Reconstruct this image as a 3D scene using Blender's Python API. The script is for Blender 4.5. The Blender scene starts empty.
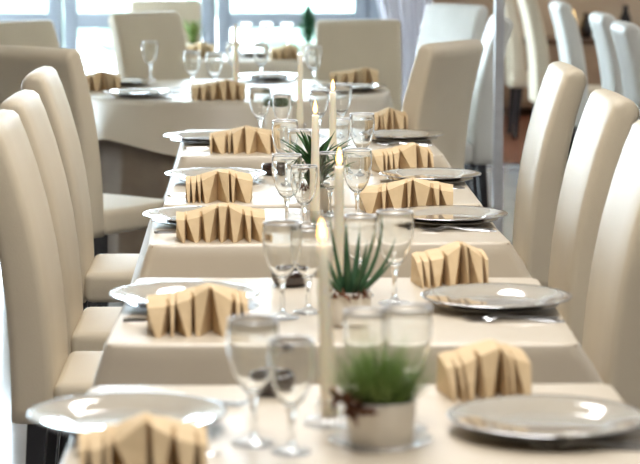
import bpy, bmesh, math, random
from mathutils import Vector, Matrix
random.seed(7)
R = math.radians
PI = math.pi
C = bpy.context.scene.collection
SC = bpy.context.scene

# ------------------------------------------------------------------ camera
CAM_H = 1.56
cam_data = bpy.data.cameras.new('camera')
cam = bpy.data.objects.new('camera', cam_data)
C.objects.link(cam)
cam.location = (0, 0, CAM_H)
cam.rotation_euler = (PI / 2 - math.atan(312 / 2300), 0, -math.atan(55 / 2300))
cam_data.sensor_width = 36.0
cam_data.lens = 36.0 * 2300 / 640
cam_data.clip_start = 0.1
cam_data.clip_end = 200
cam_data.dof.use_dof = True
cam_data.dof.focus_distance = 6.5
cam_data.dof.aperture_fstop = 5.0
SC.camera = cam

# ------------------------------------------------------------------ world, fill lights, exposure
w = bpy.data.worlds.new('World')
SC.world = w
w.use_nodes = True
bg = w.node_tree.nodes['Background']
bg.inputs[0].default_value = (0.80, 0.91, 1.0, 1)
bg.inputs[1].default_value = 15.0

def area(name, loc, rot, sx, sy, power, col):
    d = bpy.data.lights.new(name, 'AREA')
    d.shape = 'RECTANGLE'
    d.size, d.size_y = sx, sy
    d.energy = power
    d.color = col
    o = bpy.data.objects.new(name, d)
    C.objects.link(o)
    o.location = loc
    o.rotation_euler = rot
    return o

# unseen fill lights, added under the ceiling to brighten the room
FILL_LIGHTS = [(0.2, 2.9), (0.2, 4.9), (0.2, 7.2), (3.6, 10.5), (3.4, 16.0)]
for (lx, ly) in FILL_LIGHTS:
    area('ceiling_fill_light', (lx, ly, 2.93), (0, 0, 0), 0.9, 0.9, 34, (1.0, 0.975, 0.95))

SC.view_settings.view_transform = 'Standard'
SC.view_settings.look = 'None'
SC.view_settings.gamma = 1.0
SC.view_settings.use_curve_mapping = False
SC.view_settings.exposure = 0.50
SC.cycles.use_denoising = True
SC.cycles.max_bounces = 28
SC.cycles.transmission_bounces = 28
SC.cycles.glossy_bounces = 8
SC.cycles.diffuse_bounces = 5
SC.cycles.transparent_max_bounces = 40
SC.cycles.caustics_reflective = False
SC.cycles.caustics_refractive = False
SC.cycles.sample_clamp_indirect = 6.0

# ------------------------------------------------------------------ materials
def pmat(name, col, rough=0.5, metal=0.0, spec=0.5, coat=0.0, noise=None, bump=None, sheen=0.0, emit=None, trans=None):
    m = bpy.data.materials.new(name)
    m.use_nodes = True
    nt = m.node_tree
    b = nt.nodes['Principled BSDF']
    b.inputs['Base Color'].default_value = (*col, 1)
    b.inputs['Roughness'].default_value = rough
    b.inputs['Metallic'].default_value = metal
    b.inputs['Specular IOR Level'].default_value = spec
    b.inputs['Coat Weight'].default_value = coat
    b.inputs['Coat Roughness'].default_value = 0.05
    b.inputs['Sheen Weight'].default_value = sheen
    if emit:
        b.inputs['Emission Color'].default_value = (*emit[0], 1)
        b.inputs['Emission Strength'].default_value = emit[1]
    tc = nt.nodes.new('ShaderNodeTexCoord')
    if noise:                       # (scale, second colour)
        n = nt.nodes.new('ShaderNodeTexNoise')
        n.inputs['Scale'].default_value = noise[0]
        n.inputs['Detail'].default_value = 4
        nt.links.new(tc.outputs['Object'], n.inputs['Vector'])
        r = nt.nodes.new('ShaderNodeValToRGB')
        r.color_ramp.elements[0].position = 0.35
        r.color_ramp.elements[1].position = 0.65
        r.color_ramp.elements[0].color = (*col, 1)
        r.color_ramp.elements[1].color = (*noise[1], 1)
        nt.links.new(n.outputs['Fac'], r.inputs['Fac'])
        nt.links.new(r.outputs['Color'], b.inputs['Base Color'])
    if bump:                        # (scale, strength)
        n = nt.nodes.new('ShaderNodeTexNoise')
        n.inputs['Scale'].default_value = bump[0]
        n.inputs['Detail'].default_value = 3
        nt.links.new(tc.outputs['Object'], n.inputs['Vector'])
        bp = nt.nodes.new('ShaderNodeBump')
        bp.inputs['Strength'].default_value = bump[1]
        bp.inputs['Distance'].default_value = 0.01
        nt.links.new(n.outputs['Fac'], bp.inputs['Height'])
        nt.links.new(bp.outputs['Normal'], b.inputs['Normal'])
    return m

def glassmat(name, tint=(1, 1, 1), edge=0.92, power=2.6, glint_white=0.35, rough=0.03, base=0.05):
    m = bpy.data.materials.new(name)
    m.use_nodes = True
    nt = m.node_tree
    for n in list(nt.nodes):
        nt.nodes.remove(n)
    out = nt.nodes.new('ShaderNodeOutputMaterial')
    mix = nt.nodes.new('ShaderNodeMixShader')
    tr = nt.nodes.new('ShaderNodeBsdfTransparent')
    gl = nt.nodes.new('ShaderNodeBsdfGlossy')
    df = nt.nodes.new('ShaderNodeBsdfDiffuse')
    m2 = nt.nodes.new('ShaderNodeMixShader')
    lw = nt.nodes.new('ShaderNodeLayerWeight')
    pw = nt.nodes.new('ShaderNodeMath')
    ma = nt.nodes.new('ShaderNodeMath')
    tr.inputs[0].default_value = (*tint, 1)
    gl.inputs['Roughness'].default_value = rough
    df.inputs['Color'].default_value = (0.9, 0.92, 0.95, 1)  # white share that paints bright glints into the glass edges
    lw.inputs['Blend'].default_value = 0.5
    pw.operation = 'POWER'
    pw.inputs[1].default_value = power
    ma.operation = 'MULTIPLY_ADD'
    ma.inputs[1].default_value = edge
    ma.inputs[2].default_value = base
    m2.inputs[0].default_value = glint_white
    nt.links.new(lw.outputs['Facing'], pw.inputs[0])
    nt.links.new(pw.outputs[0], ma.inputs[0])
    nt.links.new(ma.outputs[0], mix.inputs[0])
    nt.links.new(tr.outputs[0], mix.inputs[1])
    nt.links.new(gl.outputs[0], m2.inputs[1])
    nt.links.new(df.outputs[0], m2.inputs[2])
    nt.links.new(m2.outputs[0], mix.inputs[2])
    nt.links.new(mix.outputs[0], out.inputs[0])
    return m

M = {}
M['cloth'] = pmat('cream_tablecloth', (0.575, 0.495, 0.385), 0.34, spec=0.8, noise=(3, (0.605, 0.525, 0.41)), bump=(420, 0.12))
M['brown_cloth'] = pmat('brown_cloth', (0.16, 0.115, 0.08), 0.75, noise=(6, (0.20, 0.15, 0.105)), bump=(200, 0.1))
M['napkin'] = pmat('ochre_napkin', (0.64, 0.47, 0.27), 0.8, noise=(25, (0.69, 0.52, 0.31)), bump=(300, 0.08))
M['chair'] = pmat('cream_leatherette', (0.525, 0.45, 0.335), 0.45, spec=0.35, noise=(4, (0.555, 0.478, 0.355)), bump=(260, 0.1))
M['chair_white'] = pmat('white_leatherette', (0.55, 0.54, 0.50), 0.45, spec=0.35, noise=(4, (0.62, 0.61, 0.57)), bump=(260, 0.1))
M['black'] = pmat('black_leg', (0.015, 0.015, 0.018), 0.4, bump=(60, 0.05))
M['plate'] = pmat('porcelain', (0.44, 0.39, 0.315), 0.08, coat=1.0, spec=0.7, noise=(5, (0.47, 0.42, 0.34)))
M['plate_under'] = pmat('grey_porcelain', (0.42, 0.42, 0.41), 0.15, coat=0.6, noise=(5, (0.46, 0.46, 0.45)))
M['rim'] = pmat('silver_rim', (0.45, 0.45, 0.47), 0.12, metal=1.0, noise=(40, (0.5, 0.5, 0.52)))
M['steel'] = pmat('cutlery_steel', (0.62, 0.62, 0.63), 0.16, metal=1.0, noise=(30, (0.68, 0.68, 0.69)))
def solidglass(name):
    m = pmat(name, (0.985, 0.995, 0.99), 0.0, noise=(3, (0.99, 1.0, 0.995)))
    b = m.node_tree.nodes['Principled BSDF']
    b.inputs['Transmission Weight'].default_value = 1.0
    b.inputs['IOR'].default_value = 1.48
    return m
M['glass'] = solidglass('clear_glass')
M['clear'] = glassmat('clear_thin_glass', (0.985, 0.99, 0.99))
M['pane'] = glassmat('window_pane', (0.96, 0.99, 1.0), 0.3, 5.0, 0.0, 0.0, 0.02)
M['stem_glass'] = M['glass']
M['foot_glass'] = glassmat('glass_foot', (0.97, 0.98, 0.98), 0.7, 1.6, 0.35, 0.03, 0.16)  # white mixed in to paint the bright streaks on the feet
M['rim_glint'] = glassmat('glass_rim_glint', (0.97, 0.98, 0.98), 0.2, 1.0, 0.70, 0.08, 0.75)  # pale diffuse colour standing in for window light caught on the rims
M['wax'] = pmat('ivory_wax', (0.88, 0.80, 0.66), 0.4, noise=(12, (0.90, 0.83, 0.70)))
wb = M['wax'].node_tree.nodes['Principled BSDF']
wb.inputs['Subsurface Weight'].default_value = 0.8
wb.inputs['Subsurface Radius'].default_value = (1.0, 0.8, 0.55)
wb.inputs['Subsurface Scale'].default_value = 0.02
M['wick'] = pmat('burnt_wick', (0.02, 0.015, 0.01), 0.9, noise=(90, (0.05, 0.03, 0.02)))
M['pot'] = pmat('cream_ceramic', (0.84, 0.79, 0.70), 0.3, noise=(9, (0.87, 0.82, 0.74)))
M['soil'] = pmat('soil', (0.05, 0.03, 0.02), 0.95, noise=(60, (0.09, 0.055, 0.035)), bump=(120, 0.6))
M['grass'] = pmat('bright_green_leaf', (0.13, 0.23, 0.05), 0.6, spec=0.25, noise=(20, (0.27, 0.38, 0.12)))
M['aloe'] = pmat('aloe_leaf', (0.04, 0.10, 0.045), 0.55, spec=0.25, noise=(18, (0.08, 0.16, 0.075)))
M['leaf'] = pmat('dark_green_leaf', (0.022, 0.075, 0.022), 0.6, spec=0.2, noise=(18, (0.05, 0.13, 0.04)))
M['fir'] = pmat('fir_green', (0.035, 0.15, 0.07), 0.6, noise=(14, (0.07, 0.24, 0.11)))
M['dried'] = pmat('dried_flower', (0.13, 0.045, 0.02), 0.8, noise=(50, (0.24, 0.10, 0.045)))
M['dish'] = pmat('dark_brown_glaze', (0.018, 0.009, 0.006), 0.12, coat=0.6, noise=(10, (0.03, 0.014, 0.01)))
M['frame'] = pmat('grey_window_frame', (0.26, 0.29, 0.33), 0.5, noise=(3, (0.29, 0.32, 0.36)))
M['seal'] = pmat('dark_seal', (0.06, 0.065, 0.08), 0.6, noise=(30, (0.08, 0.085, 0.1)))
M['wall'] = pmat('white_plaster', (0.78, 0.74, 0.68), 0.9, noise=(2, (0.80, 0.76, 0.70)), bump=(60, 0.1))
M['tanwall'] = pmat('tan_plaster', (0.52, 0.42, 0.31), 0.9, noise=(1.5, (0.58, 0.47, 0.35)), bump=(60, 0.1))
M['ceiling'] = pmat('ceiling_paint', (0.85, 0.82, 0.77), 0.9, noise=(2, (0.86, 0.83, 0.78)))
M['floor'] = pmat('polished_floor', (0.36, 0.36, 0.37), 0.12, noise=(1.3, (0.42, 0.42, 0.43)))
M['terrace'] = pmat('pale_terrace', (0.62, 0.62, 0.60), 0.9, noise=(0.6, (0.70, 0.70, 0.68)))
M['hedge'] = pmat('hedge_leaf', (0.28, 0.40, 0.33), 0.8, noise=(3, (0.36, 0.46, 0.40)))
M['metal'] = pmat('brushed_aluminium', (0.50, 0.50, 0.52), 0.4, metal=0.4, noise=(20, (0.55, 0.55, 0.57)))
M['sheer'] = pmat('white_sheer', (0.86, 0.85, 0.92), 0.9, noise=(6, (0.88, 0.88, 0.94)))
M['darkwood'] = pmat('dark_wood', (0.085, 0.045, 0.026), 0.4, noise=(8, (0.13, 0.075, 0.045)))
M['tabletop'] = pmat('table_wood', (0.30, 0.20, 0.125), 0.5, noise=(9, (0.36, 0.25, 0.16)))
M['shade'] = pmat('lamp_shade', (0.9, 0.7, 0.35), 0.8, noise=(8, (0.9, 0.72, 0.4)), emit=((1.0, 0.68, 0.26), 2.2))
M['flame'] = pmat('candle_flame', (1.0, 0.75, 0.35), 0.9, noise=(30, (1.0, 0.7, 0.3)), emit=((1.0, 0.55, 0.14), 6.0))

# reddish parquet with plank pattern
def parquet():
    m = pmat('red_parquet', (0.20, 0.075, 0.04), 0.3)
    nt = m.node_tree
    b = nt.nodes['Principled BSDF']
    tc = nt.nodes.new('ShaderNodeTexCoord')
    br = nt.nodes.new('ShaderNodeTexBrick')
    br.inputs['Scale'].default_value = 3.0
    br.inputs['Color1'].default_value = (0.22, 0.085, 0.045, 1)
    br.inputs['Color2'].default_value = (0.17, 0.06, 0.032, 1)
    br.inputs['Mortar'].default_value = (0.06, 0.025, 0.015, 1)
    br.inputs['Mortar Size'].default_value = 0.01
    nt.links.new(tc.outputs['Object'], br.inputs['Vector'])
    nt.links.new(br.outputs['Color'], b.inputs['Base Color'])
    return m
M['parquet'] = parquet()

# ------------------------------------------------------------------ mesh helpers
def mesh(name, verts, faces, smooth=True):
    me = bpy.data.meshes.new(name)
    me.from_pydata([tuple(v) for v in verts], [], faces)
    me.update()
    if smooth:
        for p in me.polygons:
            p.use_smooth = True
    return me

def bm_mesh(name, bm, smooth=True):
    bmesh.ops.recalc_face_normals(bm, faces=bm.faces)
    me = bpy.data.meshes.new(name)
    bm.to_mesh(me)
    bm.free()
    if smooth:
        for p in me.polygons:
            p.use_smooth = True
    return me

def link(name, me, mat, parent=None, loc=(0, 0, 0), rot=(0, 0, 0)):
    if mat and not me.materials:
        me.materials.append(M[mat] if isinstance(mat, str) else mat)
    o = bpy.data.objects.new(name, me)
    C.objects.link(o)
    o.location = loc
    o.rotation_euler = rot
    if parent:
        o.parent = parent
    return o

def empty(name, loc=(0, 0, 0), rz=0.0, scale=(1, 1, 1)):
    o = bpy.data.objects.new(name, None)
    C.objects.link(o)
    o.empty_display_size = 0.1
    o.location = loc
    o.rotation_euler = (0, 0, rz)
    o.scale = scale
    return o

def tag(o, label, cat, group=None):
    o['label'] = label
    o['category'] = cat
    if group:
        o['group'] = group
    return o

def struct(o, label=None):
    o['kind'] = 'structure'
    if label:
        o['label'] = label
    return o

def dup(root, loc, rz, scale=None):
    r = root.copy()
    C.objects.link(r)
    r.location = loc
    r.rotation_euler = (0, 0, rz)
    if scale:
        r.scale = scale
    for ch in list(root.children):
        c = ch.copy()
        C.objects.link(c)
        c.parent = r
        for g in list(ch.children):
            d = g.copy()
            C.objects.link(d)
            d.parent = c
    return r

def box_bm(x0, x1, y0, y1, z0, z1, bev=0.0, seg=2):
    bm = bmesh.new()
    bmesh.ops.create_cube(bm, size=1)
    for v in bm.verts:
        v.co = Vector(((x0 + x1) / 2 + v.co.x * (x1 - x0), (y0 + y1) / 2 + v.co.y * (y1 - y0), (z0 + z1) / 2 + v.co.z * (z1 - z0)))
    if bev > 0:
        bmesh.ops.bevel(bm, geom=list(bm.edges), offset=bev, segments=seg, profile=0.5, affect='EDGES')
    return bm

def box(name, x0, x1, y0, y1, z0, z1, mat, parent=None, bev=0.0, seg=2):
    return link(name, bm_mesh(name, box_bm(x0, x1, y0, y1, z0, z1, bev, seg), smooth=bev > 0.004), mat, parent)

def lathe_mesh(name, prof, seg=40, closed=False):
    vs, fs = [], []
    n = len(prof)
    rows = []
    for (r, z) in prof:
        if r < 1e-6:
            rows.append([len(vs)])
            vs.append((0, 0, z))
        else:
            rows.append(list(range(len(vs), len(vs) + seg)))
            for k in range(seg):
                a = 2 * PI * k / seg
                vs.append((r * math.cos(a), r * math.sin(a), z))
    for i in range(n - 1):
        a, b = rows[i], rows[i + 1]
        for k in range(seg):
            k2 = (k + 1) % seg
            if len(a) == 1 and len(b) == 1:
                continue
            if len(a) == 1:
                fs.append((a[0], b[k], b[k2]))
            elif len(b) == 1:
                fs.append((a[k], b[0], a[k2]))
            else:
                fs.append((a[k], b[k], b[k2], a[k2]))
    bm = bmesh.new()
    bv = [bm.verts.new(v) for v in vs]
    for f in fs:
        try:
            bm.faces.new([bv[i] for i in f])
        except ValueError:
            pass
    return bm_mesh(name, bm)

# ------------------------------------------------------------------ the room
XL, XR, YB, YW, ZC = -4.6, 5.2, -3.0, 17.0, 3.0
YR = 19.0                                         # the right part of the room runs deeper
struct(box('floor', XL, XR, YB, YR, -0.10, 0.0, 'floor'), 'polished pale grey floor')
struct(box('wood_floor', 1.22, XR, 14.75, YR, 0.0, 0.004, 'parquet'), 'reddish brown wooden floor at the back right')
struct(box('ceiling', XL, XR, YB, YR, ZC, ZC + 0.1, 'ceiling'), 'white ceiling')
struct(box('wall_right', XR, XR + 0.15, YB, YR, 0, ZC, 'wall'), 'plain right wall')
struct(box('wall_near', XL, XR, YB - 0.15, YB, 0, ZC, 'tanwall'), 'plain wall behind the near end of the room')
struct(box('wall_far_right', 1.25, XR, YR, YR + 0.15, 0, ZC, 'tanwall'), 'tan wall at the back right')
struct(box('wall_return', 1.10, 1.25, YW, YR, 0, ZC, 'tanwall'), 'short return wall beside the windows')
struct(box('terrace_ground', -40, 40, -30, 60, -0.30, -0.12, 'terrace'), 'pale terrace outside the windows')

def glazed_leaf(name, x0, x1, label):
    """a tall glazed door leaf in the xz plane, thickness along y, origin at its left foot"""
    root = empty(name)
    st, hgt, t = 0.10, 2.55, 0.06
    wd = x1 - x0
    box('stile', 0, st, -t / 2, t / 2, 0, hgt, 'frame', root, 0.006)
    box('stile', wd - st, wd, -t / 2, t / 2, 0, hgt, 'frame', root, 0.006)
    for (za, zb) in ((0.0, 0.38), (0.77, 0.885), (hgt - 0.10, hgt)):
        box('rail', st, wd - st, -t / 2 + 0.003, t / 2 - 0.003, za, zb, 'frame', root, 0.006)
    box('pane', st, wd - st, -0.004, 0.004, 0.38, 0.77, 'pane', root)
    box('pane', st, wd - st, -0.004, 0.004, 0.885, hgt - 0.10, 'pane', root)
    box('seal', wd - 0.008, wd + 0.008, -t / 2 + 0.008, t / 2 - 0.012, 0, hgt, 'seal', root)
    struct(root, label)
    return root

PITCH = 1.126
xs = -0.359 - 4 * PITCH
k = 1
while xs + PITCH < 1.15 - 0.2:
    if xs >= XL - 0.3:
        x0 = max(xs, XL)
        g = glazed_leaf('window_%d' % k, x0 + 0.008, xs + PITCH - 0.008, 'glazed grey framed leaf of the bright back window wall')
        g.location = (x0 + 0.008, YW, 0)
        k += 1
    xs += PITCH
struct(box('wall_far', XL, 1.25, YW - 0.08, YW + 0.10, 2.55, ZC, 'wall'), 'lintel above the back windows')
struct(box('trim_1', 0.768, 1.10, YW - 0.03, YW + 0.10, 0, 2.55, 'frame'), 'grey jamb at the end of the window wall')
# left wall: same leaves along the side of the room, wall pieces between
struct(box('wall_left', XL - 0.15, XL, YB, YW, 2.55, ZC, 'wall'), 'lintel above the side windows')
struct(box('wall_left_near', XL - 0.15, XL, YB, 12.0, 0, 2.55, 'tanwall'), 'plain wall piece at the near left')
yy = 12.0
while yy + PITCH < YW:
    g = glazed_leaf('window_%d' % k, 0, PITCH, 'glazed grey framed leaf of the left side')
    g.location = (XL - 0.05, yy, 0)
    g.rotation_euler = (0, 0, PI / 2)
    k += 1
    yy += PITCH
struct(box('wall_left_far', XL - 0.15, XL, yy, YW + 0.1, 0, 2.55, 'wall'), 'plain wall piece at the far left')

# made-up square frames around the added fill lights
FILL_LABEL = ['unseen square fill light added above the nearest table', 'unseen square fill light added above the second table from the front',
              'unseen square fill light added above the fourth table from the front', 'unseen square fill light added above the neighbouring row', 'unseen square fill light added near the sideboard']
for i, (lx, ly) in enumerate(FILL_LIGHTS):
    o = empty('fill_light_frame', (lx, ly, 2.94))
    for (a, b, c, d) in ((-0.5, 0.5, -0.5, -0.46), (-0.5, 0.5, 0.46, 0.5), (-0.5, -0.46, -0.46, 0.46), (0.46, 0.5, -0.46, 0.46)):
        box('frame_bar', a, b, c, d, 0, 0.06, 'metal', o)
    tag(o, FILL_LABEL[i], 'ceiling light', 'added fill lights')

# hedges outside
def hedge_blob(rx, ry, rz, seed):
    rnd = random.Random(seed)
    bm = bmesh.new()
    bmesh.ops.create_icosphere(bm, subdivisions=4, radius=1)
    for v in bm.verts:
        n = 1 + 0.10 * math.sin(7 * v.co.x + seed) * math.sin(6 * v.co.y) + 0.08 * math.sin(13 * v.co.z + 9 * v.co.x) + rnd.uniform(-0.05, 0.05)
        v.co = Vector((v.co.x * rx * n, v.co.y * ry * n, rz + v.co.z * rz * n))
        v.co.z = max(v.co.z, 0)
    return bm_mesh('hedge', bm)
for i, (x, y, rx, rz, lab) in enumerate([(-3.4, 27, 1.5, 0.9, 'pale green bush outside beyond the leftmost window'),
                                         (-1.6, 29, 0.9, 0.5, 'low bush outside beyond the lower left panes'),
                                         (1.0, 28, 1.6, 0.85, 'pale green bush outside beyond the middle window')]):
    tag(link('bush', hedge_blob(rx, rx * 0.8, rz, i + 3), 'hedge', None, (x, y, -0.12)), lab, 'bush', 'bushes on the terrace')

# ------------------------------------------------------------------ chairs
def back_mesh():
    """side profile in xz, extruded along y, rounded at the edges; faces +x"""
    zs = [0.372, 0.41, 0.47, 0.55, 0.65, 0.75, 0.85, 0.95, 1.03]
    front = []
    for z in zs:
        t = max(0.0, (z - 0.40) / 0.69)
        front.append((-0.122 * t ** 2.3, z))
    th = [0.104, 0.104, 0.104, 0.103, 0.101, 0.098, 0.094, 0.090, 0.086]
    back = [(x - d * 0.98, z - d * 0.05) for ((x, z), d) in zip(front, th)]
    back[0] = (back[0][0], front[0][1])
    fx, fz = front[-1]
    bx_, bz = back[-1]
    top = []
    cx, cz = (fx + bx_) / 2 - 0.008, (fz + bz) / 2
    hw = (fx - bx_) / 2
    for a in (20, 45, 70, 95, 120, 145, 165):
        top.append((cx + hw * math.copysign(abs(math.cos(R(a))) ** 0.75, math.cos(R(a))), cz + 0.060 * math.sin(R(a)) ** 0.8))
    prof = front + top + back[::-1]
    ctr = []
    # inset curve towards the middle of the local thickness for the rounded flanks
    n = len(prof)
    mids = [((f[0] + b[0]) / 2, (f[1] + b[1]) / 2) for f, b in zip(front, back)]
    def mid_for(p):
        best = min(mids, key=lambda m: abs(m[1] - p[1]))
        return best
    slices = [(-0.225, 0.022), (-0.2225, 0.012), (-0.216, 0.005), (-0.205, 0.0), (-0.1, -0.002), (0.1, -0.002), (0.205, 0.0), (0.216, 0.005), (0.2225, 0.012), (0.225, 0.022)]
    vs, fs = [], []
    for (y, ins) in slices:
        for p in prof:
            m = mid_for(p)
            d = Vector((p[0] - m[0], (p[1] - m[1]) if p[1] > 1.0 else 0.0))
            l = max(d.length, 1e-5)
            q = (p[0] - d.x / l * ins, p[1] - d.y / l * ins)
            vs.append((q[0], y, q[1]))
    for s in range(len(slices) - 1):
        for i in range(n):
            j = (i + 1) % n
            fs.append((s * n + i, s * n + j, (s + 1) * n + j, (s + 1) * n + i))
    nf = len(front)
    # end caps as strips between front and back
    for s in (0, len(slices) - 1):
        b0 = s * n
        for i in range(n // 2):
            a, b, c, d = i, i + 1, n - 2 - i, n - 1 - i
            if b < c:
                fs.append((b0 + a, b0 + b, b0 + c, b0 + d))
            elif b == c:
                fs.append((b0 + a, b0 + b, b0 + d))
    bm = bmesh.new()
    bv = [bm.verts.new(v) for v in vs]
    for f in fs:
        try:
            bm.faces.new([bv[i] for i in f])
        except ValueError:
            pass
    return bm_mesh('backrest', bm)

def seat_mesh():
    bm = box_bm(-0.004, 0.43, -0.222, 0.222, 0.372, 0.468, 0.025, 4)
    bmesh.ops.subdivide_edges(bm, edges=[e for e in bm.edges if e.calc_length() > 0.2], cuts=5, use_grid_fill=True)
    for v in bm.verts:
        if v.co.z > 0.464:
            v.co.z += 0.012 * max(0, 1 - ((v.co.x - 0.21) / 0.21) ** 2) * max(0, 1 - (v.co.y / 0.2) ** 2)
    return bm_mesh('seat', bm)

def leg_mesh(dx):
    vs = []
    for (z, h, ox) in ((0.0, 0.016, dx), (0.378, 0.024, 0.0)):
        for (sx, sy) in ((-1, -1), (1, -1), (1, 1), (-1, 1)):
            vs.append((ox + sx * h, sy * h, z))
    return mesh('leg', vs, [(3, 2, 1, 0), (4, 5, 6, 7), (0, 1, 5, 4), (1, 2, 6, 5), (2, 3, 7, 6), (3, 0, 4, 7)], False)

def make_chair(mat):
    root = empty('dining_chair')
    link('backrest', back_mesh(), mat, root)
    link('seat', seat_mesh(), mat, root)
    for (x, y, dx) in ((-0.04, 0.19, -0.03), (-0.04, -0.19, -0.03), (0.39, 0.19, 0.01), (0.39, -0.19, 0.01)):
        link('leg', leg_mesh(dx), 'black', root, (x, y, 0))
    return root

CH = {}
def chair(x, y, deg, label, group, mat='chair', sc=1.0):
    if mat not in CH:
        CH[mat] = make_chair(mat)
        o = CH[mat]
        o.location = (x, y, 0)
        o.rotation_euler = (0, 0, R(deg))
    else:
        o = dup(CH[mat], (x, y, 0), R(deg))
    o.scale = (1, 1, sc)
    tag(o, label, 'chair', group)
    return o

GL, GR = 'chairs along the table row', 'chairs along the table row'
chair(-0.505, 5.60, 0, 'tall cream chair at the left picture edge, nearest of the left chairs', GL)
chair(-0.520, 6.28, 0, 'tall cream chair on the left, second nearest of that side', GL)
chair(-0.565, 7.33, 0, 'tall cream chair on the left, just before the turned wide one', GL)
chair(-0.775, 8.80, 50, 'tall cream chair on the left turned to show its wide back', GL)
chair(0.765, 5.28, 180, 'tall cream chair cut off by the right picture edge', GR)
chair(0.805, 6.28, 180, 'tall cream chair on the right, middle of the three in a line', GR)
chair(0.842, 7.55, 180, 'tall cream chair on the right, farthest of the three in a line', GR)
chair(0.605, 9.12, 148, 'tall tan chair turned away on the right before the grey post', GR)
GQ = 'chairs around the round table'
chair(0.492, 12.0, -90, 'tan chair facing us behind the right half of the round table', GQ, sc=0.955)
chair(-0.545, 12.28, -48, 'grey shaded chair facing us behind the left half of the round table', GQ, sc=0.985)
chair(-1.17, 11.95, -42, 'pale chair at the far left, only its top showing', GQ, sc=0.955)
chair(1.02, 11.42, 180, 'pale chair half hidden behind the grey post', GQ, 'chair_white')
chair(0.97, 12.95, -140, 'white chair behind the turned tan chair on the right', GQ, 'chair_white')
chair(-0.63, 14.55, -90, 'pale chair in front of the windows, peeking over the grey chair', 'chairs of the farther table', sc=0.97)
GS = 'chairs of the neighbouring row'
chair(1.83, 10.72, 0, 'white chair at the upper right picture edge, nearest of its row', GS, 'chair_white')
chair(1.88, 11.80, 0, 'white chair at upper right, second nearest of the neighbouring row', GS, 'chair_white')
chair(1.88, 13.50, 0, 'white chair above the farthest right-hand cream chair', GS, 'chair_white')
chair(1.86, 15.10, 0, 'shaded chair with black legs on the wooden floor', GS)
chair(1.86, 16.60, 0, 'shaded chair at the back of the neighbouring row', GS)

# ------------------------------------------------------------------ tables and cloths
def cloth_mesh(wx, wy, ztop, drop, seed, ear=0.17, flare=0.012, rcorner=0.03):
    rnd = random.Random(seed)
    hx, hy = wx / 2, wy / 2
    pts = []                                   # perimeter: (x, y, nx, ny, cornerness, s)
    def side(ax, ay, bx, by, nx, ny):
        L = math.hypot(bx - ax, by - ay)
        n = 36
        for i in range(n):
            t = i / n
            d = min(t, 1 - t) * L
            pts.append((ax + (bx - ax) * t, ay + (by - ay) * t, nx, ny, d))
    def corner(cx, cy, a0):
        for i in range(9):
            a = R(a0 + 90 * i / 9)
            pts.append((cx + rcorner * math.cos(a), cy + rcorner * math.sin(a), math.cos(a), math.sin(a), 0.0))
    r = rcorner
    side(-hx + r, -hy, hx - r, -hy, 0, -1)
    corner(hx - r, -hy + r, -90)
    side(hx, -hy + r, hx, hy - r, 1, 0)
    corner(hx - r, hy - r, 0)
    side(hx - r, hy, -hx + r, hy, 0, 1)
    corner(-hx + r, hy - r, 90)
    side(-hx, hy - r, -hx, -hy + r, -1, 0)
    corner(-hx + r, -hy + r, 180)
    n = len(pts)
    ph = [rnd.uniform(0, 6.28) for _ in range(4)]
    vs, fs = [], []
    vs.append((0, 0, ztop))
    rows = []
    for k in (0.25, 0.5, 0.75, 0.93):
        rows.append(len(vs))
        for (x, y, nx, ny, d) in pts:
            vs.append((x * k, y * k, ztop))
    for (off, dz) in ((-0.004, 0.0), (0.0, -0.0015), (0.003, -0.006)):
        rows.append(len(vs))
        for (x, y, nx, ny, d) in pts:
            vs.append((x + nx * off, y + ny * off, ztop + dz))
    K = 9
    for q in range(1, K + 1):
        t = q / K
        rows.append(len(vs))
        for i, (x, y, nx, ny, d) in enumerate(pts):
            e = math.exp(-(d / (0.025 if abs(ny) > 0.9 else 0.10)) ** 2)
            e2 = math.exp(-((d - 0.13) / 0.06) ** 2)
            wv = 0.006 * math.sin(i * 0.32 + ph[0]) + 0.004 * math.sin(i * 0.71 + ph[1])
            # at the corners the spare cloth stands out as a fold along the diagonal
            sx, sy = (1 if x > 0 else -1), (1 if y > 0 else -1)
            dxx, dyy = sx * 0.96, sy * 0.10
            off = 0.004 + flare * t + wv * t - 0.010 * e2 * t
            px = x + nx * off * (1 - e) + dxx * e * (0.004 + ear * t * (1.0 if sx > 0 else 0.5))
            py = y + ny * off * (1 - e) + dyy * e * (0.004 + ear * t)
            vs.append((px, py, ztop - 0.006 - (drop - 0.006) * t * (1 + 0.10 * e)))
    for i in range(n):
        fs.append((0, rows[0] + i, rows[0] + (i + 1) % n))
    for a, b in zip(rows[:-1], rows[1:]):
        for i in range(n):
            j = (i + 1) % n
            fs.append((a + i, b + i, b + j, a + j))
    return mesh('tablecloth', vs, fs)

ORD = ['nearest table', 'second table from the front', 'third table from the front', 'fourth table from the front', 'fifth table from the front']
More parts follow.
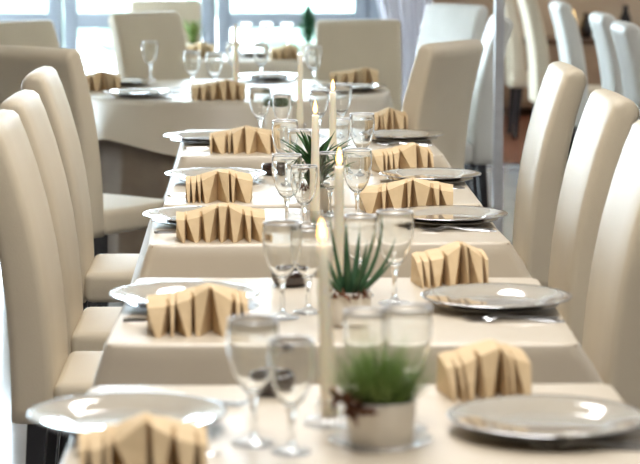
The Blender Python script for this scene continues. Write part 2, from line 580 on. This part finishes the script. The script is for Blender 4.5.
#        xc     y0    y1    rz
TB = [(0.150, 3.165, 3.975, 0.0), (0.155, 4.360, 5.195, -1.0), (0.153, 5.745, 6.475, 2.0), (0.165, 6.555, 7.500, 0.0), (0.155, 7.935, 8.960, 1.0)]
TW = 0.915
for i, (xc, y0, y1, rz) in enumerate(TB):
    yc, dy = (y0 + y1) / 2, y1 - y0
    t = empty('dining_table', (xc, yc, 0), R(rz))
    box('tabletop', -TW / 2 + 0.006, TW / 2 - 0.006, -dy / 2 + 0.006, dy / 2 - 0.006, 0.722, 0.747, 'tabletop', t)
    box('column', -0.035, 0.035, -0.035, 0.035, 0.02, 0.722, 'darkwood', t, 0.004)
    box('base', -0.17, 0.17, -0.22, 0.22, 0.0, 0.02, 'darkwood', t, 0.004)
    tag(t, 'wooden table hidden under the cream cloth, ' + ORD[i], 'table', 'square tables in a row')
    c = link('tablecloth', cloth_mesh(TW, dy, 0.75, 0.25, i + 1), 'cloth', None, (xc, yc, 0), (0, 0, R(rz)))
    tag(c, 'cream tablecloth over the ' + ORD[i], 'tablecloth', 'cream cloths of the square tables')
ZT = 0.7505

# ------------------------------------------------------------------ tableware
def charger_mesh():
    return lathe_mesh('charger_plate', [(0, 0.012), (0.085, 0.012), (0.092, 0.0135), (0.105, 0.020), (0.150, 0.0265), (0.157, 0.0270), (0.1585, 0.0262), (0.1575, 0.0248), (0.150, 0.0240), (0.106, 0.0165), (0.095, 0.0105), (0.085, 0.0092), (0, 0.0092)], 64)
def rimline_mesh():
    return lathe_mesh('rim', [(0.1545, 0.02715), (0.157, 0.0274), (0.1592, 0.0266), (0.1595, 0.0256), (0.1575, 0.0246), (0.1545, 0.0245)], 64)
def under_mesh():
    return lathe_mesh('under_plate', [(0, 0.0), (0.070, 0.0), (0.072, 0.003), (0.120, 0.0075), (0.133, 0.0110), (0.1335, 0.0122), (0.131, 0.0125), (0.118, 0.0098), (0.072, 0.0085), (0, 0.0085)], 56)
ME = {}
def shared(key, fn):
    if key not in ME:
        ME[key] = fn()
    return ME[key]

def plates(x, y, where, z=ZT):
    u = link('under_plate', shared('under', under_mesh), 'plate_under', None, (x, y, z))
    tag(u, 'grey under plate ' + where, 'plate', 'under plates')
    p = empty('charger_plate', (x, y, z))
    link('dish', shared('charger', charger_mesh), 'plate', p)
    link('rim', shared('rimline', rimline_mesh), 'rim', p)
    tag(p, 'silver-rimmed cream plate ' + where, 'plate', 'wide dinner plates')

def napkin_mesh(seed, n=7, width=0.235):
    """accordion-pleated paper napkin standing on its pleats; the V-shaped flaps face -y"""
    rnd = random.Random(seed)
    ws = [rnd.choice((0.4, 0.55, 0.8, 1.2, 1.6, 1.9)) for _ in range(n)]
    tot = sum(ws)
    ws = [a / tot * width for a in ws]
    apex = rnd.uniform(0.50, 0.72) * width
    def h(x):
        if x < apex:
            return 0.066 + 0.026 * (max(x, 0) / apex) ** 1.6
        return 0.092 - 0.022 * ((x - apex) / (width - apex))
    cols = []                                   # (x top, x bottom, is outer fold)
    x = 0.0
    for k in range(n):
        a = ws[k]
        lean = rnd.uniform(-0.32, 0.32) * a
        mid = x + a * 0.5 + lean
        cols.append((x + 0.06 * a, mid - 0.10 * a, True))
        cols.append((x + 0.84 * a, mid + 0.10 * a, True))
        if k < n - 1:
            cols.append((x + 0.97 * a, x + a, False))
        x += a
    rows = [[] for _ in range(6)]
    for (xt, xb, outer) in cols:
        hh = h(xt) + rnd.uniform(-0.002, 0.002)
        ct, cb = xt - width / 2, xb - width / 2
        j = rnd.uniform(-0.006, 0.006)
        rows[0].append((ct, 0.058, 0.0))
        pk = math.exp(-((xt - apex) / (0.16 * width)) ** 2)
        ft = 0.80 + 0.20 * pk
        rows[1].append((ct, 0.048, hh * 0.99))
        rows[2].append((ct, 0.014, hh * (0.93 + 0.07 * pk)))
        rows[3].append((ct, -0.024 + j if outer else 0.006, hh * ft if outer else hh * (ft - 0.06)))
        rows[4].append((ct * 0.5 + cb * 0.5, -0.042 + j if outer else 0.012, hh * ft * 0.5))
        rows[5].append((cb, -0.056 + j if outer else 0.020, 0.0))
    m = len(cols)
    vs = [v for r_ in rows for v in r_]
    fs = []
    for r_ in range(5):
        for i in range(m - 1):
            fs.append((r_ * m + i, r_ * m + i + 1, (r_ + 1) * m + i + 1, (r_ + 1) * m + i))
    for i in range(m - 1):
        fs.append((5 * m + i, 5 * m + i + 1, i + 1, i))
    fs.append(tuple(r_ * m for r_ in range(6)))
    fs.append(tuple(r_ * m + m - 1 for r_ in range(5, -1, -1)))
    bm = bmesh.new()
    bv = [bm.verts.new(v) for v in vs]
    for f in fs:
        bm.faces.new([bv[i] for i in f])
    return bm_mesh('napkin', bm, False)

NAPN = [0]
def napkin(x, y, deg, where, width=0.235, z=ZT, sc=1.0):
    NAPN[0] += 1
    o = link('pleated_napkin', napkin_mesh(NAPN[0] * 3 + 1, width=width), 'napkin', None, (x, y, z), (0, 0, R(deg)))
    o.scale = (1, 1, sc)
    tag(o, 'ochre pleated paper napkin ' + where, 'napkin', 'pleated napkins')

def strip(path, z0=0.0):
    """path: list of (x, halfwidth, z, thickness); a solid bar along x"""
    vs, fs = [], []
    for (x, hw, z, th) in path:
        vs += [(x, -hw, z), (x, hw, z), (x, hw * 0.8, z + th), (x, -hw * 0.8, z + th)]
    for i in range(len(path) - 1):
        a, b = i * 4, i * 4 + 4
        for k in range(4):
            k2 = (k + 1) % 4
            fs.append((a + k, a + k2, b + k2, b + k))
    fs.append((3, 2, 1, 0))
    e = (len(path) - 1) * 4
    fs.append((e, e + 1, e + 2, e + 3))
    return vs, fs

def fork_mesh():
    vs, fs = strip([(0, 0.008, 0.001, 0.0025), (0.02, 0.009, 0.001, 0.0025), (0.08, 0.005, 0.004, 0.003), (0.12, 0.0035, 0.009, 0.003), (0.135, 0.006, 0.009, 0.0025), (0.15, 0.0115, 0.005, 0.002), (0.158, 0.0115, 0.004, 0.002)])
    for k in range(4):
        y = -0.0095 + k * 0.00633
        v2, f2 = strip([(0.157, 0.0021, 0.004, 0.002), (0.18, 0.0019, 0.003, 0.0018), (0.198, 0.0012, 0.008, 0.0012)])
        b = len(vs)
        vs += [(x, yy_ + y, z) for (x, yy_, z) in v2]
        fs += [tuple(i + b for i in f) for f in f2]
    return mesh('fork', vs, fs, False)

def knife_mesh():
    vs, fs = strip([(0, 0.007, 0.0, 0.005), (0.01, 0.009, 0.0, 0.006), (0.09, 0.007, 0.0, 0.006), (0.10, 0.006, 0.001, 0.004), (0.105, 0.009, 0.001, 0.002), (0.19, 0.010, 0.001, 0.0018), (0.21, 0.006, 0.001, 0.0015), (0.222, 0.001, 0.001, 0.001)])
    return mesh('knife', vs, fs, False)

def fork(x, y, deg, where, z=ZT):
    tag(link('fork', shared('fork', fork_mesh), 'steel', None, (x, y, z), (0, 0, R(deg))), 'steel fork ' + where, 'fork', 'forks')
def knife(x, y, deg, where, z=ZT):
    tag(link('knife', shared('knife', knife_mesh), 'steel', None, (x, y, z), (0, 0, R(deg))), 'steel knife ' + where, 'knife', 'knives')

def goblet_parts(H, rb):
    s = H / 0.197
    k = rb / 0.041
    foot = lathe_mesh('foot', [(0, 0), (0.034 * k, 0), (0.035 * k, 0.0012), (0.034 * k, 0.0025), (0.015 * k, 0.006), (0.007, 0.012), (0, 0.014)], 40)
    stem = lathe_mesh('stem', [(0, 0.010), (0.0065, 0.012), (0.0046, 0.025 * s), (0.0044, 0.05 * s), (0.0060, 0.066 * s), (0.0085, 0.074 * s), (0.0085, 0.078 * s), (0.006, 0.086 * s), (0, 0.088 * s)], 20)
    z0 = 0.080 * s
    b = H - z0
    outer = [(0.0, 0.0), (0.010, 0.002), (0.020, 0.012), (0.030, 0.030), (0.037, 0.052), (0.0405, 0.075), (0.0405, 0.095), (0.0385, 0.117)]
    op = [(r * k, z0 + z / 0.117 * b) for r, z in outer]
    inner = [(max(r - 0.0016, 0), z + (0.004 if i < 2 else 0.0)) for i, (r, z) in enumerate(op)]
    rim = [(op[-1][0] - 0.0002, op[-1][1] + 0.0008), (op[-1][0] - 0.0014, op[-1][1] + 0.0008)]
    bowl = lathe_mesh('bowl', op + rim + inner[::-1], 48)
    rr, rz = op[-1]
    ring = lathe_mesh('rim', [(rr - 0.0022, rz), (rr - 0.0016, rz + 0.0016), (rr - 0.0002, rz + 0.0018), (rr + 0.0006, rz), (rr + 0.0004, rz - 0.002), (rr - 0.0021, rz - 0.002), (rr - 0.0022, rz)], 48)  # added ring that carries the painted highlight along the bowl edge
    return foot, stem, bowl, ring

def goblet(x, y, big, label, group, z=ZT, holder=None):
    f, s, b, rm = shared('gob%d' % big, lambda: goblet_parts(0.197, 0.041) if big else goblet_parts(0.175, 0.0365))
    o = empty('wine_glass', (x, y, z), random.uniform(0, 6))
    link('foot', f, 'foot_glass', o)
    link('stem', s, 'stem_glass', o)
    bo = link('bowl', b, 'glass', o)
    link('rim', rm, 'rim_glint', bo)
    tag(o, label, 'glass', group)

def candle(x, y, label, lit=True, h=0.285, z=ZT, tilt=(0, 0), hz=0.012):
    hold = empty('candle_holder', (x, y, z))
    link('base', lathe_mesh('base', [(0, 0), (0.042, 0), (0.044, 0.004), (0.040, 0.010), (0.022, 0.012), (0, 0.012)], 36), 'clear', hold)
    link('cup', lathe_mesh('cup', [(0.014, 0.012), (0.022, 0.018), (0.024, 0.034), (0.021, 0.042), (0.0195, 0.042), (0.0175, 0.030), (0.0145, 0.016)], 32), 'clear', hold)
    tag(hold, 'glass holder of the ' + label, 'candle holder', 'glass candle holders')
    c = empty('candle', (x, y, z + 0.0125))
    c.rotation_euler = (R(tilt[0]), R(tilt[1]), 0)
    r0, r1 = 0.0135, 0.0093
    prof = [(0, 0), (r0, 0), (r0, 0.03)] + [(r0 + (r1 - r0) * k / 6, 0.03 + (h - 0.034) * k / 6) for k in range(1, 7)] + [(r1 - 0.002, h), (r1 * 0.5, h - 0.003), (0, h - 0.004)]
    link('wax_body', lathe_mesh('wax_body', prof, 28), 'wax', c)
    link('wick', lathe_mesh('wick', [(0, h - 0.006), (0.0012, h - 0.005), (0.001, h + 0.009), (0, h + 0.010)], 8), 'wick', c)
    if lit:
        fl = [(0, 0.0), (0.0030, 0.002), (0.0052, 0.007), (0.0058, 0.012), (0.0046, 0.020), (0.0024, 0.029), (0.0, 0.037)]
        link('flame', lathe_mesh('flame', [(r, zz + h + 0.003) for r, zz in fl], 16), 'flame', c)
    tag(c, label, 'candle', 'ivory taper candles')

# plants ------------------------------------------------------------
def blade(bm, base, d, L, wd, bend, up=1.0, segs=5, keel=0.25, taper=1.0):
    """a tapered curved leaf from base towards horizontal direction d (radians), with thickness"""
    hx, hy = math.cos(d), math.sin(d)
    px, py, pz = base
    ang = up
    prev = None
    side = Vector((-hy, hx, 0))
    for s in range(segs + 1):
        t = s / segs
        wv = wd * ((1 - t) ** taper) * (1.0 if t > 0.12 else 0.7 + 2.5 * t)
        wv = max(wv, wd * 0.02)
        dirv = Vector((hx * math.cos(ang), hy * math.cos(ang), math.sin(ang)))
        nrm = dirv.cross(side).normalized()
        p = Vector((px, py, pz))
        ring = [bm.verts.new(p - side * wv), bm.verts.new(p + nrm * wv * keel), bm.verts.new(p + side * wv), bm.verts.new(p - nrm * wv * keel * 0.4)]
        if prev:
            for k in range(4):
                bm.faces.new((prev[k], prev[(k + 1) % 4], ring[(k + 1) % 4], ring[k]))
        else:
            bm.faces.new(ring[::-1])
        prev = ring
        px += dirv.x * L / segs
        py += dirv.y * L / segs
        pz += dirv.z * L / segs
        ang -= bend / segs
    bm.faces.new(prev)

def pot_of(root, r_top, h, r_bot=None):
    r_bot = r_bot or r_top * 0.86
    link('pot', lathe_mesh('pot', [(0, 0), (r_bot, 0), (r_bot + 0.003, 0.004), (r_top, h - 0.003), (r_top, h), (r_top - 0.005, h), (r_top - 0.007, h - 0.014), (0, h - 0.014)], 40), 'pot', root)
    link('soil', lathe_mesh('soil', [(0, h - 0.006), (r_top * 0.5, h - 0.008), (r_top - 0.008, h - 0.013), (0, h - 0.013)], 24), 'soil', root)

def dried_flower(root, loc, seed, size=0.02):
    rnd = random.Random(seed)
    bm = bmesh.new()
    for k in range(9):
        blade(bm, (rnd.uniform(-0.004, 0.004), rnd.uniform(-0.004, 0.004), 0), rnd.uniform(0, 6.28), size * rnd.uniform(0.7, 1.2), size * 0.33, rnd.uniform(-1.2, 1.6), rnd.uniform(-0.5, 1.2), 4, 0.15)
    link('dried_flower', bm_mesh('dried_flower', bm), 'dried', root, loc)

def grass_plant(x, y, label, r=0.055, h=0.075, n=420, z=ZT, fr=0.062, fh=0.085, mat='grass', seed=4, flowers=True, name='potted_grass'):
    root = empty(name, (x, y, z))
    pot_of(root, r, h)
    rnd = random.Random(seed)
    bm = bmesh.new()
    for k in range(n):
        a = rnd.uniform(0, 2 * PI)
        q = math.sqrt(rnd.random())
        rr = q * (r - 0.012)
        L = fh * rnd.uniform(0.55, 1.08) * (1.06 - 0.25 * q)
        up = PI / 2 - q * rnd.uniform(0.35, 0.95)
        blade(bm, (rr * math.cos(a), rr * math.sin(a), h - 0.010), a + rnd.uniform(-0.5, 0.5), L, 0.0018, rnd.uniform(0.0, 0.5), up, 3, 0.3)
    f = link('foliage', bm_mesh('foliage', bm), mat, root)
    f['kind'] = 'stuff'
    if flowers:
        for i, (dx, dy, dz) in enumerate(((-0.056, -0.03, 0.0), (-0.040, -0.045, -0.006), (-0.066, -0.012, 0.006), (-0.022, -0.058, -0.012), (-0.050, -0.046, -0.016))):
            dried_flower(root, (dx * r / 0.055, dy * r / 0.055, h + dz), 20 + i, 0.028)
    tag(root, label, 'plant', 'potted table plants')

def leafy_plant(x, y, label, r, h, leaves, z=ZT, mat='leaf', flowers=0, name='potted_plant', keel=0.45):
    """leaves: (azimuth deg, length, half width, bend, start elevation deg, base height)"""
    root = empty(name, (x, y, z))
    pot_of(root, r, h)
    for (az, L, wd, bend, up, bz) in leaves:
        bm = bmesh.new()
        a = R(az)
        blade(bm, (0.010 * math.cos(a), 0.010 * math.sin(a), h - 0.014 + bz), a, L, wd, bend, R(up), 6, keel, 0.65)
        link('leaf', bm_mesh('leaf', bm), mat, root)
    if any(l[5] > 0.02 for l in leaves):
        link('stalk', lathe_mesh('stalk', [(0, h - 0.014), (0.012, h - 0.014), (0.009, h + 0.05), (0, h + max(l[5] for l in leaves) - 0.008)], 10), mat, root)
    for i in range(flowers):
        a = R(200 + i * 28)
        dried_flower(root, (r * 1.02 * math.cos(a), r * 1.02 * math.sin(a), h - 0.004 - 0.006 * (i % 2)), 40 + i, 0.022)
    tag(root, label, 'plant', 'potted table plants')

def dish(x, y, label, z=ZT):
    o = link('small_dish', lathe_mesh('small_dish', [(0, 0), (0.030, 0), (0.036, 0.004), (0.043, 0.018), (0.042, 0.031), (0.037, 0.036), (0.033, 0.034), (0.032, 0.018), (0.024, 0.010), (0, 0.009)], 36), 'dish', None, (x, y, z))
    tag(o, label, 'dish', 'small dark dishes')

# --- place settings on the row of square tables
#        left plate, right plate, left napkin (x,y,deg), right napkin
SET = [((-0.222, 3.630), (0.448, 3.590), (-0.178, 3.275, 4), (0.380, 3.880, 8), 0.190, 0.155),
       ((-0.172, 4.820), (0.486, 4.775), (-0.135, 4.500, 3), (0.415, 5.090, 6), 0.205, 0.165),
       ((-0.172, 6.150), (0.495, 6.150), (-0.112, 5.830, 2), (0.395, 6.390, -4), 0.235, 0.275),
       ((-0.155, 7.150), (0.515, 7.130), (-0.130, 6.650, 2), (0.445, 7.420, 5), 0.205, 0.195),
       ((-0.215, 8.430), (0.505, 8.480), (-0.078, 8.060, 0), (0.475, 8.840, 4), 0.235, 0.150)]
FKY = [3.475, 4.615, 5.985, 6.955, 8.300]
for i, (pl, pr, nl, nr, wnl, wnr) in enumerate(SET):
    wl, wr = 'on the left of the ' + ORD[i], 'on the right of the ' + ORD[i]
    plates(pl[0], pl[1], wl)
    plates(pr[0], pr[1], wr)
    napkin(nl[0], nl[1], nl[2], wl, wnl)
    napkin(nr[0], nr[1], nr[2], wr, wnr)
    knife(-0.290, nl[1] + (0.125 if i else 0.16), 2, wl)
    fork(-0.225, pl[1] + 0.178, -3, 'behind the plate ' + wl)
    fork(0.600, FKY[i] + 0.02, 184, 'nearer the plate ' + wr)
    fork(0.606, FKY[i] - 0.022, 177, 'farther from the plate ' + wr)

GLS = [(((-0.020, 3.510), (0.039, 3.450)), ((0.225, 3.613), (0.162, 3.705))),
       (((0.034, 4.656), (0.088, 4.722)), ((0.274, 4.829), (0.204, 4.93))),
       (((0.057, 6.027), (0.101, 5.95)), ((0.247, 6.156), (0.178, 6.295))),
       (((0.061, 7.061), (0.105, 6.98)), ((0.309, 7.313), (0.242, 7.38))),
       (((-0.019, 8.466), (0.062, 8.414)), ((0.285, 8.615), (0.203, 8.62)))]
for i, (l, r) in enumerate(GLS):
    for (pp, sd) in ((l, 'left'), (r, 'right')):
        goblet(pp[0][0], pp[0][1], True, 'large stemmed wine glass left of the candle, ' + ORD[i] if sd == 'left' else 'large stemmed wine glass right of the candle, ' + ORD[i], 'large wine glasses')
        goblet(pp[1][0], pp[1][1], False, 'smaller stemmed glass beside the large %s one, %s' % (sd, ORD[i]), 'smaller wine glasses')

candle(0.103, 3.646, 'burning ivory taper candle on the nearest table', tilt=(0, -2.5))
candle(0.155, 4.80, 'burning ivory taper candle behind the aloe', h=0.285)
candle(0.133, 6.09, 'burning ivory taper candle in front of the bushy dark plant', h=0.285)
candle(0.212, 7.184, 'burning ivory taper candle on the fourth table from the front', h=0.265)
candle(0.133, 8.74, 'unlit ivory taper candle on the fifth table from the front', lit=False, h=0.29)

# nearest plant on a glass saucer
sau = link('saucer', lathe_mesh('saucer', [(0, 0), (0.055, 0), (0.060, 0.003), (0.079, 0.010), (0.081, 0.0115), (0.078, 0.0120), (0.060, 0.0062), (0, 0.0055)], 48), 'clear', None, (0.178, 3.50, ZT))
tag(sau, 'round clear glass saucer under the pot of green grass', 'saucer')
grass_plant(0.178, 3.50, 'bushy bright green grass in a cream pot with dried brown flowers', z=ZT + 0.0056, r=0.056, h=0.068, fh=0.125, n=560)

rnd = random.Random(11)
aloe = []
for (az, L, up, bend) in [(188, 0.185, 62, -0.30), (165, 0.175, 76, -0.15), (4, 0.190, 52, -0.85), (352, 0.155, 38, -0.75), (25, 0.150, 62, -0.35), (300, 0.120, 55, -0.4),
                          (100, 0.150, 80, -0.1), (330, 0.125, 68, -0.3), (205, 0.120, 42, -0.6), (265, 0.110, 72, -0.2), (60, 0.140, 70, -0.2), (15, 0.120, 30, -0.5)]:
    aloe.append((az, L, 0.0105, bend, up, 0.0))
leafy_plant(0.168, 4.585, 'spiky aloe with upright leaves in a cream pot', 0.046, 0.068, aloe, mat='aloe', flowers=5, name='potted_aloe', keel=0.85)

lv = []
for k in range(50):
    lv.append((k * 137.5, rnd.uniform(0.09, 0.14), 0.0105, rnd.uniform(0.2, 0.8), rnd.uniform(25, 70), 0.01 + 0.085 * (k / 50)))
leafy_plant(0.140, 6.412, 'bushy dark plant with lance leaves in a pale pot, third table', 0.042, 0.070, lv, flowers=3)
grass_plant(0.050, 8.86, 'low dark green plant left of the unlit candle', r=0.055, h=0.098, n=300, fh=0.085, mat='leaf', seed=9, flowers=False, name='potted_plant')

dish(0.055, 5.08, 'small dark brown dish behind the wine glasses, second table')
dish(0.010, 3.90, 'small dark brown dish behind the wine glasses, nearest table')
dish(0.030, 7.33, 'small dark brown dish behind the wine glasses, fourth table')

# ------------------------------------------------------------------ round table
RX, RY, RR = -0.17, 11.04, 0.755
rt = empty('round_table', (RX, RY, 0))
link('tabletop', lathe_mesh('tabletop', [(0, 0.70), (RR - 0.03, 0.70), (RR - 0.02, 0.71), (RR - 0.02, 0.738), (RR - 0.03, 0.742), (0, 0.742)], 48), 'tabletop', rt)
link('pedestal', lathe_mesh('pedestal', [(0, 0), (0.30, 0), (0.30, 0.03), (0.07, 0.06), (0.06, 0.65), (0.2, 0.70), (0, 0.70)], 24), 'darkwood', rt)
tag(rt, 'round table hidden under brown and cream cloths', 'table')

def round_cloth(name, r, ztop, seed, zbot_fn, folds, amp, flare):
    vs, fs = [(0, 0, ztop)], []
    n = 160
    rows = []
    for k in (0.3, 0.6, 0.9, 0.985):
        rows.append(len(vs))
        for i in range(n):
            a = 2 * PI * i / n
            vs.append((r * k * math.cos(a), r * k * math.sin(a), ztop))
    K = 10
    for q in range(K + 1):
        t = q / K
        rows.append(len(vs))
        for i in range(n):
            a = 2 * PI * i / n
            wv = amp * t * (math.sin(folds * a + seed) + 0.5 * math.sin((folds * 2 + 1) * a + 2 * seed))
            zz = ztop - 0.004 - (ztop - 0.004 - zbot_fn(a)) * t
            rad = r + flare * t + wv
            vs.append((rad * math.cos(a), rad * math.sin(a), zz))
    for i in range(n):
        fs.append((0, rows[0] + i, rows[0] + (i + 1) % n))
    for a_, b_ in zip(rows[:-1], rows[1:]):
        for i in range(n):
            j = (i + 1) % n
            fs.append((a_ + i, b_ + i, b_ + j, a_ + j))
    return mesh(name, vs, fs)
o = link('table_skirt', round_cloth('table_skirt', RR - 0.005, 0.745, 1.0, lambda a: 0.01, 22, 0.016, 0.03), 'brown_cloth', None, (RX, RY, 0))
tag(o, 'dark brown floor-length cloth of the round table', 'tablecloth')
def over_hem(a):
    # a square cloth turned so that its shortest drop lies at the near left
    q = ((a - R(228) + PI / 4) % (PI / 2)) - PI / 4
    return 0.74 - (0.165 + 0.11 * abs(q) / (PI / 4))
o = link('overlay_cloth', round_cloth('overlay_cloth', RR + 0.012, 0.752, 2.0, over_hem, 8, 0.010, 0.055), 'cloth', None, (RX, RY, 0))
tag(o, 'pale overlay cloth on the round table', 'tablecloth')
ZR = 0.7525
plates(-0.58, 10.60, 'at the front left of the round table', ZR)
plates(-0.70, 11.35, 'at the back left of the round table', ZR)
plates(0.42, 10.95, 'at the right of the round table', ZR)
plates(0.02, 11.70, 'at the back of the round table', ZR)
napkin(-0.80, 11.02, 8, 'at the left edge of the round table', 0.235, ZR)
napkin(-0.21, 10.44, 2, 'at the front of the round table', 0.26, ZR)
napkin(0.44, 11.28, -5, 'at the right back of the round table', 0.25, ZR)
for (gx, gy, lab) in ((-0.583, 11.70, 'wine glass before the grey shaded chair, round table'), (-0.342, 10.82, 'wine glass in front of the green shoot, round table'),
                      (-0.235, 10.70, 'wine glass just left of the tall candle, round table'), (-0.157, 11.60, 'wine glass behind the tall candle, round table'),
                      (-0.020, 11.52, 'wine glass right of the tall candle, round table'), (0.236, 11.20, 'wine glass at the left edge of the tan chair, round table')):
    goblet(gx, gy, True, lab, 'wine glasses on the round table', ZR)
candle(-0.14, 11.05, 'tall pale candle in the middle of the round table', lit=False, h=0.30, z=ZR)
fork(-0.42, 10.47, 172, 'at the front left of the round table', ZR)
knife(-0.50, 10.85, 12, 'behind the front left plate of the round table', ZR)
fork(0.40, 10.68, 150, 'at the right of the round table', ZR)
fork(-0.45, 11.12, 20, 'between the left plates of the round table', ZR)

# ------------------------------------------------------------------ farther table by the window
FX, FY0, FY1 = -0.03, 13.35, 14.15
ft = empty('dining_table', (FX, (FY0 + FY1) / 2, 0))
box('tabletop', -0.60, 0.60, -0.39, 0.39, 0.722, 0.747, 'tabletop', ft)
for sx in (-1, 1):
    for sy in (-1, 1):
        box('leg', sx * 0.55 - 0.025, sx * 0.55 + 0.025, sy * 0.34 - 0.025, sy * 0.34 + 0.025, 0, 0.722, 'darkwood', ft)
tag(ft, 'table by the windows beyond the round table', 'table')
tag(link('tablecloth', cloth_mesh(1.22, FY1 - FY0, 0.75, 0.25, 31), 'cloth', None, (FX, (FY0 + FY1) / 2, 0)), 'cream tablecloth on the table by the windows', 'tablecloth')
napkin(0.115, 13.50, 3, 'in the middle of the table by the windows', 0.17)
napkin(-0.40, 13.70, 0, 'at the left of the table by the windows', 0.22)
plates(-0.05, 13.75, 'on the table by the windows')
for (gx, gy, lab) in ((-0.115, 14.02, 'left of three wine glasses against the bright window'), (0.010, 14.02, 'middle of three wine glasses against the bright window'),
                      (0.135, 13.98, 'right of three wine glasses against the bright window')):
    goblet(gx, gy, True, lab, 'wine glasses on the window table')
lv = []
for kk in range(26):
    lv.append((kk * 137.5, rnd.uniform(0.09, 0.14), 0.012, rnd.uniform(-0.2, 0.4), rnd.uniform(45, 80), 0.01 + 0.06 * (kk / 26)))
leafy_plant(-0.435, 13.95, 'upright green shoot in a pot before the windows', 0.05, 0.07, lv, mat='grass')

def fir(x, y, label, z=ZT):
    root = empty('potted_fir', (x, y, z))
    pot_of(root, 0.05, 0.07)
    link('trunk', lathe_mesh('trunk', [(0, 0.05), (0.006, 0.05), (0.003, 0.29), (0, 0.30)], 8), 'dried', root)
    rn = random.Random(3)
    bm = bmesh.new()
    for k in range(420):
        t = rn.random() ** 0.8
        zz = 0.075 + 0.22 * t
        a = rn.uniform(0, 6.28)
        L = 0.115 * (1 - t) + 0.022
        blade(bm, (0, 0, zz), a, L * rn.uniform(0.7, 1.1), 0.009, rn.uniform(-0.2, 0.4), rn.uniform(0.2, 0.9), 2, 0.3)
    f = link('foliage', bm_mesh('foliage', bm), 'fir', root)
    f['kind'] = 'stuff'
    tag(root, label, 'plant', 'potted table plants')
fir(0.262, 13.90, 'small cone-shaped green plant before the bright window')

# ------------------------------------------------------------------ curtain, post, sideboard
def curtain_mesh(x0, x1, z0, z1):
    vs, fs = [], []
    n, m = 90, 14
    for j in range(m + 1):
        t = j / m
        z = z0 + (z1 - z0) * t
        pinch = 1 - 0.30 * math.exp(-((z - 0.55) / 0.45) ** 2)
        for i in range(n + 1):
            u = i / n
            x = x1 + (x0 - x1) * (1 - u) * pinch
            y = 0.035 * math.sin(u * 2 * PI * 9) + 0.012 * math.sin(u * 2 * PI * 23 + 1)
            vs.append((x, y, z))
    for j in range(m):
        for i in range(n):
            a = j * (n + 1) + i
            fs.append((a, a + 1, a + n + 2, a + n + 1))
    me = mesh('curtain', vs, fs)
    return me
o = link('curtain', curtain_mesh(0.76, 1.22, 0.02, 2.6), 'sheer', None, (0, 16.75, 0))
md = o.modifiers.new('thickness', 'SOLIDIFY')
md.thickness = 0.004
tag(o, 'white sheer curtain at the right end of the windows', 'curtain')

struct(box('column', 1.078, 1.122, 10.78, 10.84, 0, ZC, 'metal', None, 0.004), 'slim grey metal post from floor to ceiling')

sb = empty('sideboard', (2.75, 18.55, 0))
box('body', -0.85, 0.85, -0.25, 0.25, 0.08, 0.58, 'tabletop', sb, 0.005)
box('top', -0.88, 0.88, -0.28, 0.27, 0.58, 0.62, 'darkwood', sb, 0.004)
for kx in range(3):
    d = box('door', -0.83 + kx * 0.56, -0.83 + kx * 0.56 + 0.54, -0.27, -0.25, 0.12, 0.55, 'tabletop', sb, 0.004)
    h = lathe_mesh('knob', [(0, 0), (0.012, 0.0), (0.016, 0.012), (0.010, 0.02), (0, 0.022)], 14)
    link('knob', h, 'metal', d, (-0.83 + kx * 0.56 + 0.48, -0.27, 0.36), (PI / 2, 0, 0))
for (x, y) in ((-0.8, -0.2), (0.8, -0.2), (-0.8, 0.2), (0.8, 0.2)):
    box('foot', x - 0.03, x + 0.03, y - 0.03, y + 0.03, 0, 0.08, 'darkwood', sb)
tag(sb, 'dark wooden sideboard against the tan back wall', 'sideboard')

lp = empty('table_lamp', (2.42, 18.5, 0.62))
link('base', lathe_mesh('base', [(0, 0), (0.06, 0), (0.06, 0.012), (0.018, 0.03), (0.03, 0.07), (0.012, 0.11), (0, 0.115)], 24), 'darkwood', lp)
link('shade', lathe_mesh('shade', [(0.09, 0.10), (0.06, 0.22), (0.057, 0.22), (0.087, 0.10)], 28), 'shade', lp)
tag(lp, 'small glowing table lamp on the sideboard', 'lamp')
VS = [(2.58, 18.48, 0.055, 0.20, 'dark rounded vase beside the glowing lamp'), (2.72, 18.55, 0.075, 0.16, 'wide dark vase in the middle of the sideboard'), (2.90, 18.50, 0.05, 0.26, 'tall dark vase on the right of the sideboard')]
for (x, y, r, h, lab) in VS:
    tag(link('vase', lathe_mesh('vase', [(0, 0), (r * 0.7, 0), (r, h * 0.35), (r * 0.9, h * 0.6), (r * 0.4, h * 0.85), (r * 0.5, h), (r * 0.42, h), (r * 0.33, h * 0.85), (0, h * 0.8)], 28), 'black', None, (x, y, 0.62)), lab, 'vase', 'dark vases on the sideboard')

bpy.context.view_layer.update()
